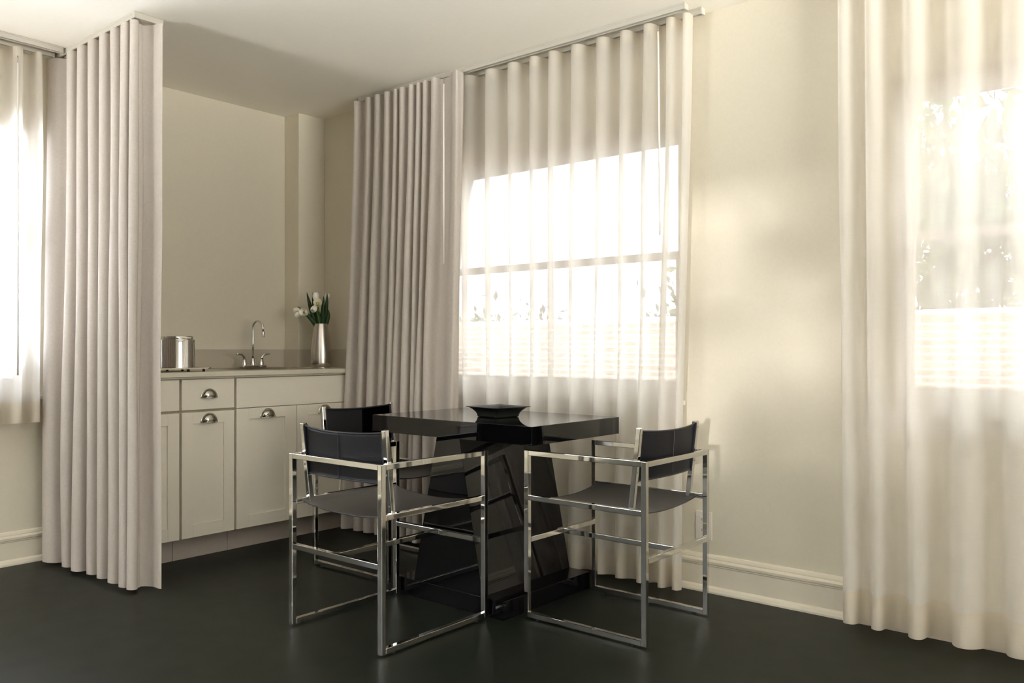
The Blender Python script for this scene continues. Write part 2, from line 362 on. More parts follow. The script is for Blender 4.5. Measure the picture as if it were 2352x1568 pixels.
# ------------------------------------------------------------------ curtains
def catmull(pts, t):
    n = len(pts) - 1; f = min(max(t, 0), 1) * n; i = min(int(f), n - 1); u = f - i
    p = [Vector(pts[max(0, min(n, i + k))]) for k in (-1, 0, 1, 2)]
    return 0.5 * ((2 * p[1]) + (p[2] - p[0]) * u + (2 * p[0] - 5 * p[1] + 4 * p[2] - p[3]) * u * u + (-p[0] + 3 * p[1] - 3 * p[2] + p[3]) * u ** 3)
def curtain_mesh(top, bot, phases, amp_top, amp_bot, z1, z0, per=14, nz=36, s_shape=0.25, seed=0, za=None, zb=None, push=0.0, hem_wave=0.004, drift=0.012, sharp=0.0):
    """cloth hung in folds: phases = list of (parameter along, phase in half waves)"""
    bm = NB(); tot = phases[-1][1] - phases[0][1]; n = max(2, int(tot * per)); rows = []
    za = z1 if za is None else za; zb = z0 if zb is None else zb
    for j in range(nz + 1):
        z = za + (zb - za) * j / nz; v = (z1 - z) / (z1 - z0); row = []
        for i in range(n + 1):
            ph = phases[0][1] + tot * i / n
            for (t0, p0), (t1, p1) in zip(phases, phases[1:]):
                if ph <= p1 + 1e-9:
                    t = t0 + (t1 - t0) * (ph - p0) / (p1 - p0); break
            wv = noise.noise(Vector((ph * 0.35 + seed * 7.3, v * 1.7, seed)))
            wv2 = noise.noise(Vector((ph * 0.9 + seed * 3.1, v * 2.6, seed + 9)))
            vv = v * v * (3 - 2 * v)
            a = (amp_top * (1 - vv) + amp_bot * vv) * (1 + 0.45 * wv * min(1, 3 * v))
            pa = math.pi * ph
            c = catmull(top, t).lerp(catmull(bot, t), vv)
            e = 1e-3
            tg = (catmull(top, min(1, t + e)).lerp(catmull(bot, min(1, t + e)), vv) - catmull(top, max(0, t - e)).lerp(catmull(bot, max(0, t - e)), vv)).normalized()
            nrm = Vector((tg.y, -tg.x))
            sn = math.sin(pa)
            if sharp: sn = math.copysign(abs(sn) ** (1 - sharp), sn)
            p = c + nrm * (a * sn + push) + tg * (-s_shape * a * math.sin(2 * pa) + drift * wv2 * min(1, 2.5 * v))
            zz = z + hem_wave * math.sin(pa) * (1 if v > 0.97 else 0)
            row.append(bm.verts.new((p.x, p.y, zz)))
        rows.append(row)
    for j in range(nz):
        for i in range(n):
            bm.faces.new((rows[j][i], rows[j + 1][i], rows[j + 1][i + 1], rows[j][i + 1]))
    return bm
def curtain(name, label, top, bot, phases, at_, ab, z1, z0, mat, hem_mat, hem_h, seed, s_shape=0.25, header=0.045, group=None, sharp=0.0, sgn=1):
    root = empty(name, (top[0][0], top[0][1], z1)); tag(root, label, 'curtain', group)
    def P(n, bm):
        o = new_obj(n, bm[0], bm[1], None, True); o.parent = root; o.matrix_parent_inverse = Matrix.Translation(root.location).inverted()
    kw = dict(s_shape=s_shape, seed=seed, sharp=sharp)
    P('panel', (curtain_mesh(top, bot, phases, at_, ab, z1, z0, **kw), mat))
    if hem_h: P('hem', (curtain_mesh(top, bot, phases, at_, ab, z1, z0, za=z0 + hem_h, zb=z0, nz=5, push=0.0022 * sgn, **kw), hem_mat))
    if header: P('header_tape', (curtain_mesh(top, bot, phases, at_, ab, z1, z0, za=z1, zb=z1 - header, nz=4, push=-0.0022 * sgn, **kw), hem_mat))
    return root
def even(n, jitter=0.0, seed=1):
    rnd = random.Random(seed); xs = [0.0]
    for i in range(n): xs.append(xs[-1] + 1 + rnd.uniform(-jitter, jitter))
    return [(x / xs[-1], float(i)) for i, x in enumerate(xs)]

# tall linen curtain closing the kitchenette on the left, its leading edge turned towards the cabinets
ctop = [(-4.31, 1.70), (-4.10, 1.71), (-3.90, 1.71), (-3.70, 1.71), (-3.53, 1.71), (-3.475, 1.74), (-3.45, 1.81)]
cbot = [(-4.27, 1.66), (-4.09, 1.69), (-3.88, 1.70), (-3.70, 1.70), (-3.52, 1.695), (-3.455, 1.725), (-3.405, 1.795)]
ph = [(0, 0.0), (0.13, 1.4)] + [(0.13 + 0.65 * i / 7.0, 1.4 + 2.0 * i) for i in range(1, 8)] + [(1.0, 16.35)]
curtain('linen_curtain', 'tall pale linen curtain in even folds hanging left of the cabinets', ctop, cbot, ph, 0.036, 0.042, 2.405, 0.012, M['linen'], M['linen'], 0, 3, 0.30, header=0)
# bunched taupe curtain at the right end of the kitchenette
tt = [(-3.69, 3.075), (-3.42, 3.07), (-3.15, 3.07), (-2.885, 3.06)]
tb = [(-3.735, 3.03), (-3.46, 3.04), (-3.19, 3.045), (-2.925, 3.045)]
rnd = random.Random(5); xs = [0.0, 0.09, 0.155]
while xs[-1] < 0.74: xs.append(xs[-1] + rnd.uniform(0.020, 0.050))
xs += [0.80, 0.99, 1.0]
ph = [(x, i + 0.5) for i, x in enumerate(xs)]
curtain('linen_curtain', 'bunched taupe linen curtain hanging between the cabinets and the wide window', tt, tb, ph, 0.026, 0.036, 2.41, 0.014, M['linen'], M['linen'], 0, 11, 0.22, header=0)
# sheers
curtain('sheer_curtain', 'long translucent sheer hanging over the wide window behind the table', [(-3.25, 3.165), (-2.4, 3.165), (-1.655, 3.165)], [(-3.22, 3.15), (-2.4, 3.15), (-1.70, 3.15)],
        even(27, 0.12, 4), 0.045, 0.040, 2.41, 0.014, M['sheer'], M['sheer_hem'], 0.11, 21, 0.12)
curtain('sheer_curtain', 'long translucent sheer at the right edge, foliage showing through it', [(-1.055, 3.165), (-0.2, 3.165), (0.55, 3.165)], [(-1.03, 3.15), (-0.2, 3.15), (0.55, 3.15)],
        even(24, 0.18, 9), 0.045, 0.046, 2.41, 0.022, M['sheer'], M['sheer_hem'], 0.12, 31, 0.12)
curtain('sheer_curtain', 'short translucent sheer covering the left window, ending below its sill', [(-4.25, -0.1), (-4.25, 0.8), (-4.25, 1.62)], [(-4.25, -0.1), (-4.25, 0.8), (-4.25, 1.61)],
        even(25, 0.12, 6), 0.046, 0.042, 2.41, 0.675, M['sheer'], M['sheer_hem'], 0.10, 41, 0.12)

def wand(p, q, label):
    root = empty('curtain_wand', p); tag(root, label, 'curtain wand')
    bm = NB(); tube(bm, [(0, 0, 0), (q[0] - p[0], q[1] - p[1], q[2] - p[2])], 0.0045, 8); new_obj('rod', bm, M['wand'], root, True)
    bm = NB(); tube(bm, [(0, 0, 0.002), (0, 0, 0.012), (0.004, 0, 0.022), (0, 0, 0.032), (-0.003, 0, 0.026)], 0.002, 6); new_obj('hook', bm, M['screw'], root, True)
wand((-2.945, 3.005, 2.345), (-2.945, 3.005, 1.445), 'thin pale wand hanging in front of the taupe curtain')
wand((-1.785, 3.105, 2.355), (-1.775, 3.105, 1.50), 'thin white wand at the right side of the wide window sheer')
wand((-4.195, 1.505, 2.33), (-4.195, 1.505, 0.90), 'thin pale wand hanging on the short left sheer')

# ------------------------------------------------------------------ kitchenette
CF = -3.76                                                   # face of the doors
def cup_pull(parent, y, z):
    """bin pull: half dome with a flange, open underneath"""
    bm = NB(); W, H, D = 0.043, 0.044, 0.026; nu, nv = 24, 10; rows = []
    for j in range(nv + 1):
        f = (math.pi / 2) * j / nv; row = []
        for i in range(nu + 1):
            th = math.pi * i / nu; k = math.cos(f)
            row.append(bm.verts.new((CF + 0.0015 + D * math.sin(f) ** 0.8 * (0.35 + 0.65 * math.sin(th) ** 0.5 if True else 1), y - W * math.cos(th) * (0.55 + 0.45 * k), z + H * math.sin(th) * (0.25 + 0.75 * k))))
        rows.append(row)
    for j in range(nv):
        for i in range(nu): bm.faces.new((rows[j][i], rows[j][i + 1], rows[j + 1][i + 1], rows[j + 1][i]))
    bmesh.ops.solidify(bm, geom=bm.faces[:], thickness=0.0012)
    # rim along the open edge and flange around the dome
    tube(bm, [(CF + 0.003, y - W * math.cos(math.pi * i / 24) * 1.02, z + H * math.sin(math.pi * i / 24) * 1.02) for i in range(25)], 0.0022, 6)
    tube(bm, [(CF + 0.001 + D * math.sin(math.pi * i / 16), y - W * (1 - 2 * i / 16), z) for i in range(17)], 0.0016, 6)
    bmesh.ops.recalc_face_normals(bm, faces=bm.faces)
    return new_obj('handle', bm, M['nickel'], parent, True)
def keep(o, root):
    o.parent = root; o.matrix_parent_inverse = Matrix.Translation(root.location).inverted(); return o
def shaker(root, y0, y1, z0, z1, stile=0.058, rail=0.056):
    bm = NB(); t = 0.020
    box(bm, CF - t, CF, y0, y0 + stile, z0, z1, 0.0012); box(bm, CF - t, CF, y1 - stile, y1, z0, z1, 0.0012)
    box(bm, CF - t, CF, y0 + stile, y1 - stile, z1 - rail, z1, 0.0012); box(bm, CF - t, CF, y0 + stile, y1 - stile, z0, z0 + rail + .006, 0.0012)
    box(bm, CF - t, CF - 0.009, y0 + stile - .002, y1 - stile + .002, z0 + rail, z1 - rail)
    d = keep(new_obj('door', bm, M['cabinet']), root)
    h = cup_pull(None, (y0 + y1) / 2, z1 - 0.052); h.parent = d
    return d
def base_cabinet(y0, y1, label, doors=1, group=None, drawer=True):
    root = empty('base_cabinet', (CF - .3, (y0 + y1) / 2, 0)); tag(root, label, 'cabinet', group)
    bm = NB(); xa, xb, ya, yb_ = XL + .003, CF - .021, y0 + .001, y1 - .001
    for q in ((xa, xb, ya, ya + .016, .105, .885), (xa, xb, yb_ - .016, yb_, .105, .885), (xa, xa + .008, ya + .016, yb_ - .016, .105, .74), (xa, xb, ya + .016, yb_ - .016, .105, .121), (xb - .010, xb, ya + .016, yb_ - .016, .121, .885)):
        box(bm, *q)
    keep(new_obj('carcass', bm, M['carcass']), root)
    bm = NB(); box(bm, XL + .05, CF - .075, y0 + .001, y1 - .001, 0.0, 0.105, 0.001); keep(new_obj('toe_kick', bm, M['toe']), root)
    bm = NB(); box(bm, CF - .021, CF - .006, y0 + .001, y1 - .001, 0.877, 0.885, 0.001); keep(new_obj('top_rail', bm, M['cabinet']), root)
    g = 0.006; zt, zm1, zm0, zb = 0.873, 0.727, 0.715, 0.114
    if doors == 1:
        bm = NB(); box(bm, CF - .020, CF, y0 + g, y1 - g, zm1, zt, 0.0015)
        f = keep(new_obj('drawer', bm, M['cabinet']), root); h = cup_pull(None, (y0 + y1) / 2, 0.782); h.parent = f
        shaker(root, y0 + g, y1 - g, zb, zm0)
    else:
        bm = NB(); box(bm, CF - .020, CF, y0 + g, y1 - .002, 0.7225, zt, 0.0015); keep(new_obj('false_front', bm, M['cabinet']), root)
        ym = (y0 + y1) / 2
        shaker(root, y0 + g, ym - .0015, zb, 0.7195, 0.072); shaker(root, ym + .0015, y1 - .002, zb, 0.7195, 0.072)
    return root
base_cabinet(1.765, 2.057, 'cream base cabinet half hidden behind the tall linen curtain')
base_cabinet(2.057, 2.349, 'narrow cream cabinet with one drawer and one door, chrome cup pulls')
base_cabinet(2.349, 3.085, 'wide cream sink cabinet with two doors under the faucet', doors=2)
bm = NB(); box(bm, XL + .003, CF - .02, 3.087, 3.245, 0, 0.885, 0.001); tag(new_obj('filler_panel', bm, M['cabinet']), 'cream filler panel closing the cabinets against the window wall', 'panel')
# countertop with the sink cut out of it
SX0, SX1, SY0, SY1 = -4.18, -3.86, 2.50, 2.93
root = empty('countertop', (CF - .3, 2.5, 0.887)); tag(root, 'pale laminate countertop running over the cream cabinets', 'countertop')
bm = NB(); x0, x1, y0, y1 = XL + .002, CF + .028, 1.76, 3.247
for a in ((x0, SX0, y0, y1), (SX1, x1, y0, y1), (SX0, SX1, y0, SY0), (SX0, SX1, SY1, y1)): box(bm, *a, 0.887, 0.910, 0)
keep(new_obj('slab', bm, M['counter']), root)
bm = NB(); box(bm, XL + .002, XL + .020, 1.76, 3.058, 0.910, 1.018, 0.001)
box(bm, XL + .02, -4.196, 3.042, 3.058, 0.910, 1.018, 0.001)
box(bm, -4.213, -4.196, 3.058, 3.247, 0.910, 1.018, 0.001); box(bm, -4.196, x1 - .02, 3.231, 3.247, 0.910, 1.018, 0.001)
keep(new_obj('backsplash', bm, M['splash']), root)
bm = NB(); zb = 0.78
box(bm, SX0 + .002, SX0 + .006, SY0 + .002, SY1 - .002, zb, 0.911); box(bm, SX1 - .006, SX1 - .002, SY0 + .002, SY1 - .002, zb, 0.911)
box(bm, SX0 + .006, SX1 - .006, SY0 + .002, SY0 + .006, zb, 0.911); box(bm, SX0 + .006, SX1 - .006, SY1 - .006, SY1 - .002, zb, 0.911)
box(bm, SX0 + .002, SX1 - .002, SY0 + .002, SY1 - .002, zb - .004, zb)
root = empty('kitchen_sink', (-4.0, 2.72, .911)); tag(root, 'small steel sink set into the countertop below the faucet', 'sink')
keep(new_obj('basin', bm, M['steel']), root)
bm = NB()
for a in ((SX0 - .10, SX0 + .004, SY0 - .02, SY1 + .02), (SX1 - .004, SX1 + .02, SY0 - .02, SY1 + .02), (SX0 + .004, SX1 - .004, SY0 - .02, SY0 + .004), (SX0 + .004, SX1 - .004, SY1 - .004, SY1 + .02)):
    box(bm, *a, 0.9103, 0.9135, 0.001)
keep(new_obj('rim', bm, M['steel']), root)
bm = NB(); lathe(bm, [(0, .001), (0.03, .001), (0.034, .003), (0.036, 0)], 24, (-4.02, 2.72, zb)); keep(new_obj('drain', bm, M['screw']), root)

# faucet
FX, FY, FZ = -4.235, 2.757, 0.9135
root = empty('faucet', (FX, FY, FZ)); tag(root, 'chrome gooseneck faucet with two lever handles at the back of the counter', 'faucet')
bm = NB(); box(bm, -.026, .026, -.078, .078, 0, 0.014, 0.006, 3); new_obj('base_plate', bm, M['chrome'], root, True)
bm = NB(); lathe(bm, [(0.0165, 0.012), (0.017, 0.03), (0.014, 0.036), (0.013, 0.05), (0.0105, 0.054)], 24)
new_obj('collar', bm, M['chrome'], root, True)
pts = [(0, 0, 0.05), (0, 0.001, 0.14), (0, 0.001, 0.228)]
dx, dy = 0.93, 0.36
for i in range(1, 13):
    a = math.pi * i / 12; r = 0.034
    h = r - r * math.cos(a); pts.append((h * dx, h * dy, 0.228 + r * math.sin(a) * 1.15))
pts.append((0.070 * dx, 0.070 * dy, 0.20))
bm = NB(); tube(bm, pts, 0.0062, 14); new_obj('spout', bm, M['chrome'], root, True)
bm = NB(); lathe(bm, [(0, 0.168), (0.0085, 0.168), (0.009, 0.19), (0.007, 0.2)], 20, (0.070 * dx, 0.070 * dy, 0.006)); new_obj('aerator', bm, M['chrome'], root, True)
for s in (-1, 1):
    bm = NB(); lathe(bm, [(0.018, 0.012), (0.0165, 0.025), (0.0125, 0.044), (0.009, 0.050), (0, 0.052)], 22, (0, s * .055, 0)); 
    h = new_obj('handle_hub', bm, M['chrome'], root, True)
    bm = NB(); tube(bm, [(0, s * .055, 0.036), (0.002, s * .060, 0.062), (0.004, s * .076, 0.075), (0.006, s * .098, 0.078), (.006, s * .112, 0.076)], [0.011, 0.0085, 0.007, 0.0065, 0.004], 12)
    new_obj('lever', bm, M['chrome'], h, True)

# tray and canister
TX0, TX1, TY0, TY1 = -4.03, -3.79, 1.86, 2.235
root = empty('serving_tray', ((TX0 + TX1) / 2, (TY0 + TY1) / 2, 0.910)); tag(root, 'flat polished tray on tiny dark feet at the left of the countertop', 'tray')
bm = NB(); box(bm, TX0 + .012, TX1 - .012, TY0 + .012, TY1 - .012, 0.9215, 0.925, 0.001)
for a in ((TX0, TX0 + .014), (TX1 - .014, TX1)): bar(bm, ((a[0] + a[1]) / 2, TY0, 0.927), ((a[0] + a[1]) / 2, TY1, 0.927), 0.014, 0.001, s2=0.004)
for a in ((TY0, TY0 + .014), (TY1 - .014, TY1)): bar(bm, (TX0, (a[0] + a[1]) / 2, 0.927), (TX1, (a[0] + a[1]) / 2, 0.927), 0.014, 0.001, s2=0.004)
keep(new_obj('plate', bm, M['nickel']), root)
for x in (TX0 + .025, TX1 - .012):
    for y in (TY0 + .03, TY1 - .115, TY1 - .035):
        bm = NB(); lathe(bm, [(0, 0), (0.007, 0), (0.005, 0.0118), (0, 0.0118)], 12, (x, y, 0.910)); keep(new_obj('foot', bm, M['dark'], None, True), root)
CX, CY = -3.925, 2.128
root = empty('canister', (CX, CY, 0.9255)); tag(root, 'round polished metal canister with a low lid on the tray', 'canister')
bm = NB(); lathe(bm, [(0, 0), (0.083, 0), (0.085, 0.002), (0.085, 0.004), (0.0845, 0.010), (0.0845, 0.130), (0.085, 0.136), (0.0855, 0.140), (0.083, 0.142), (0, 0.142)], 64); new_obj('body', bm, M['chrome'], root, True)
bm = NB(); lathe(bm, [(0.076, 0.142), (0.077, 0.144), (0.077, 0.155), (0.075, 0.158), (0.070, 0.1585), (0, 0.1585)], 64); new_obj('lid', bm, M['chrome'], root, True)
bm = NB(); box(bm, .0765, .081, -.030, .030, 0.146, 0.152, 0.001); new_obj('lid_pull', bm, M['nickel'], root)

# vase with tulips
VX, VY, VZ = -3.995, 3.055, 0.910
root = empty('vase', (VX, VY, VZ)); tag(root, 'tapered brushed steel vase at the right end of the countertop', 'vase')
prof = [(0, 0), (0.054, 0), (0.0575, 0.004), (0.060, 0.03), (0.0605, 0.06), (0.059, 0.10), (0.054, 0.15), (0.047, 0.20), (0.040, 0.24), (0.037, 0.256), (0.0365, 0.258), (0.035, 0.256), (0.038, 0.24), (0.045, 0.20), (0.045, 0.19), (0, 0.185)]
bm = NB(); lathe(bm, prof, 56); new_obj('body', bm, M['steel'], root, True)
RGT = Vector((0.7687, 0.6397, 0)); DPT = Vector((-0.6396, 0.7686, 0))
def tulip(head, bend, label, open_=0.0, tilt=(0, 0, 1), size=1.0, bm_only=False):
    """head = (right, depth, up) from the vase foot in metres along and across the counter view; stem rises out of the vase mouth"""
    hp = RGT * head[0] + DPT * head[1] + Vector((0, 0, head[2]))
    base = RGT * bend[0] * .3 + DPT * bend[1] * .3 + Vector((0, 0, 0.195)); mid = RGT * bend[0] + DPT * bend[1] + Vector((0, 0, bend[2]))
    o = empty('tulip', (VX, VY, VZ)); tag(o, label, 'flower')
    tl = Vector(tilt); ax = (RGT * tl.x + DPT * tl.y + Vector((0, 0, tl.z))).normalized()
    pts = []
    for i in range(13):
        t = i / 12; a = base.lerp(mid, t); b = mid.lerp(hp, t); pts.append(a.lerp(b, t))
    bm = NB(); tube(bm, pts, 0.0032, 8); new_obj('stem', bm, M['stem'], o, True)
    q = ax.to_track_quat('Z', 'Y').to_matrix()
    for k in range(6):
        bm = NB(); inner = k % 2; th0 = 2 * math.pi * k / 6; rows = []
        L = 0.052 * size; Wd = 0.019 * size
        for j in range(11):
            v = j / 10; rr = (0.0195 + 0.001 * (1 - inner)) * size * (math.sin(math.pi * min(1, 0.12 + v * 0.62)) ** 0.7) * (1 + open_ * v * v * 1.3)
            if v > 0.75 and not open_: rr *= 1 - 0.9 * (v - .75)
            wd = Wd * (math.sin(math.pi * (0.08 + 0.88 * v)) ** 0.6); row = []
            for i in range(9):
                s = -1 + 2 * i / 8; th = th0 + s * wd / max(rr, 0.006) * 0.95
                row.append(bm.verts.new(q @ Vector((rr * math.cos(th), rr * math.sin(th), L * v - 0.004 * s * s)) + hp))
            rows.append(row)
        for j in range(10):
            for i in range(8): bm.faces.new((rows[j][i], rows[j][i + 1], rows[j + 1][i + 1], rows[j + 1][i]))
        new_obj('petal', bm, M['petal'], o, True)
    if open_:
        bm = NB(); tube(bm, [q @ Vector((0, 0, 0.004)) + hp, q @ Vector((0, 0, 0.026)) + hp], [0.006, 0.008], 10); new_obj('pistil', bm, M['pistil'], o, True)
    return o
P2 = 4.94 / 1927                                              # metres per photo pixel at the vase, used only to scale the bouquet
def off(px, py, d=0): return ((px - 735) * P2, d, (845 - py) * P2)
tulip(off(724, 692, 0.0), (-0.01, 0, 0.29), 'white tulip bud standing highest in the vase', 0, (-0.1, 0, 1), 0.95)
tulip(off(731, 703, -0.03), (0.0, 0, 0.29), 'open white tulip with a yellow heart facing the room in the middle of the bunch', 0.55, (0.15, -1, 0.45), 0.9)
tulip(off(727, 707, -0.05), (-0.005, -0.01, 0.27), 'white tulip nodding just below the open one', 0, (-0.15, -0.7, -0.5), 0.9)
tulip(off(706, 722, -0.03), (-0.045, 0, 0.275), 'open white tulip leaning out to the left of the vase', 0.5, (-0.55, -1, 0.35), 0.9)
tulip(off(688, 716, 0.02), (-0.05, 0, 0.29), 'white tulip reaching farthest left from the vase', 0, (-1, 0, 0.15), 0.9)
tulip(off(692, 718, -0.02), (-0.05, -0.01, 0.28), 'white tulip drooping lowest at the left of the vase', 0, (-0.7, -0.2, -0.55), 0.85)
tulip(off(745, 690, 0.04), (0.015, 0.02, 0.29), 'half hidden white tulip behind the tall right leaves', 0, (0.1, 0.1, 1), 0.8)
def leaf(tip, mid, wdt, d=0.0, twist=0.0):
    a = Vector((0, d * .3, 0.195)); b = Vector(off(*mid, d)); c = Vector(off(*tip, d * 1.3)); bm = NB(); rows = []
    for j in range(15):
        t = j / 14; p = a.lerp(b, t).lerp(b.lerp(c, t), t); wv = wdt * (math.sin(math.pi * min(1, 0.10 + t * 0.9)) ** 0.8) * (1 if t < 1 else 0.02) + 0.0005
        tang = (b.lerp(c, t) - a.lerp(b, t)).normalized(); sd = Vector((tang.z, 0, -tang.x)).normalized()
        ang = twist * t; row = []
        for s in (-1, -0.4, 0, 0.4, 1):
            q = p + sd * wv * s * math.cos(ang) + Vector((0, wv * s * math.sin(ang) + 0.35 * wv * s * s, 0))
            row.append(bm.verts.new(RGT * q.x + DPT * q.y + Vector((0, 0, q.z))))
        rows.append(row)
    for j in range(14):
        for i in range(4): bm.faces.new((rows[j][i], rows[j][i + 1], rows[j + 1][i + 1], rows[j + 1][i]))
    bmesh.ops.solidify(bm, geom=bm.faces[:], thickness=0.0008)
    bm2 = bm; return bm2
bouquet = empty('tulip_leaves', (VX, VY, VZ)); tag(bouquet, 'upright dark green tulip leaves filling the mouth of the steel vase', 'leaves')
for tp, md, wd, d, tw in (((704, 673), (713, 722), 0.013, -0.01, 0.5), ((714, 674), (716, 716), 0.011, 0.012, -0.4), ((749, 674), (749, 716), 0.011, 0.0, 0.3), ((743, 682), (741, 712), 0.010, -0.015, 0.2),
                          ((750, 712), (752, 730), 0.015, 0.01, 0.3), ((697, 716), (722, 737), 0.011, -0.02, 0.3), ((680, 705), (716, 728), 0.010, 0.01, 0.4), ((730, 716), (731, 730), 0.016, -0.02, 0.2),
                          ((738, 690), (735, 722), 0.012, 0.02, -0.3), ((720, 700), (724, 724), 0.012, -0.01, 0.3), ((741, 715), (741, 730), 0.016, -0.01, 0.2)):
    new_obj('leaf', leaf(tp, md, wd, d, tw), M['leaf'], bouquet, True)

# wall outlet
root = empty('wall_outlet', (-1.645, YF, 0.275)); tag(root, 'cream double wall outlet low on the wall behind the right chair', 'outlet')
bm = NB(); box(bm, -.037, .037, -.007, -.0005, -.06, .06, 0.002); new_obj('cover_plate', bm, M['plate'], root)
for z in (-.022, .022):
    bm = NB(); box(bm, -.017, .017, -.0095, -.006, z - .015, z + .015, 0.001); s_ = new_obj('socket', bm, M['plate'], root)
    bm = NB()
    for x, h in ((-.007, .005), (.007, .004)): box(bm, x - .001, x + .001, -.0102, -.0094, z - h + .003, z + h + .003)
    lathe(bm, [(0, 0), (0.0025, 0)], 10, (0, -.0102, z - .008))
    new_obj('slots', bm, M['dark'], s_)
bm = NB(); lathe(bm, [(0.0, 0.0), (0.003, 0.0)], 10); bmesh.ops.rotate(bm, cent=(0, 0, 0), matrix=Matrix.Rotation(R(90), 3, 'X'), verts=bm.verts); bmesh.ops.translate(bm, vec=(0, -.0075, 0), verts=bm.verts)
new_obj('screw', bm, M['screw'], root)

# ------------------------------------------------------------------ table
TXa, TXb, TYa, TYb, TZ = -2.77, -1.895, 2.39, 2.975, 0.738
root = empty('pedestal_table', ((TXa + TXb) / 2, (TYa + TYb) / 2, 0)); tag(root, 'glossy black lacquered table on a tapering slab pedestal and plinth', 'table')
bm = NB(); box(bm, TXa, TXb, TYa, TYb, TZ - .07, TZ, 0.0012); keep(new_obj('tabletop', bm, M['lacquer']), root)
bm = NB(); box(bm, -2.625, -2.04, TYa + .01, TYb - .005, 0, 0.07, 0.0012); keep(new_obj('plinth', bm, M['lacquer']), root)
bm = NB(); za, zb = 0.0701, TZ - .0701; pa = [(-2.525, za), (-2.145, za), (-2.268, zb), (-2.394, zb)]
f0 = [bm.verts.new((x, TYa + .0, z)) for x, z in pa]; f1 = [bm.verts.new((x, TYb - .005, z)) for x, z in pa]
for v in f0: v.co.y += 0.012
bm.faces.new(f0); bm.faces.new(f1[::-1])
for i in range(4): bm.faces.new((f0[i], f0[(i + 1) % 4], f1[(i + 1) % 4], f1[i])[::-1])
bmesh.ops.recalc_face_normals(bm, faces=bm.faces)
bmesh.ops.bevel(bm, geom=bm.edges[:], offset=0.001, segments=2, affect='EDGES'); keep(new_obj('pedestal', bm, M['lacquer']), root)

# bowl
root = empty('square_bowl', (-2.285, 2.655, TZ), R(-8)); tag(root, 'low square black bowl with flared concave sides on the table', 'bowl')
prof = [(0.0, 0), (0.055, 0), (0.060, 0.0015), (0.0615, 0.005), (0.062, 0.010), (0.066, 0.020), (0.074, 0.030), (0.083, 0.0365), (0.093, 0.0405), (0.0955, 0.0415), (0.0945, 0.043),
        (0.089, 0.0425), (0.078, 0.0385), (0.067, 0.030), (0.060, 0.020), (0.055, 0.010), (0.0, 0.008)]
bm = NB(); rings = []
for r, z in prof:
    if r == 0: rings.append([bm.verts.new((0, 0, z))]); continue
    rg = []; n = 12
    for side in range(4):
        for i in range(n):
            s = -1 + 2 * i / n; bow = 1 - 0.035 * (1 - s * s) * (r / 0.095)
            x, y = (s, -bow) if side == 0 else (bow, s) if side == 1 else (-s, bow) if side == 2 else (-bow, -s)
            rg.append(bm.verts.new((x * r, y * r, z + (0.0015 * s ** 4 if z > 0.03 else 0))))
    rings.append(rg)
for a, b in zip(rings, rings[1:]):
    n = max(len(a), len(b))
    for k in range(n):
        k2 = (k + 1) % n
        if len(a) == 1: bm.faces.new((a[0], b[k2], b[k]))
        elif len(b) == 1: bm.faces.new((a[k], a[k2], b[0]))
        else: bm.faces.new((a[k], a[k2], b[k2], b[k]))
bmesh.ops.recalc_face_normals(bm, faces=bm.faces)
new_obj('body', bm, M['bowl'], root, True)
bm = NB(); n = 24
for side in range(4):
    m4 = Matrix.Rotation(side * math.pi / 2, 3, 'Z')
    pts = [m4 @ Vector((0.0955 * (-1 + 2 * i / n), -0.0955 * (1 - 0.035 * (1 - (-1 + 2 * i / n) ** 2)), 0.0425 + 0.0015 * (-1 + 2 * i / n) ** 4)) for i in range(n + 1)]
    tube(bm, pts, 0.0014, 6)
new_obj('rim', bm, M['bowl'], root, True)

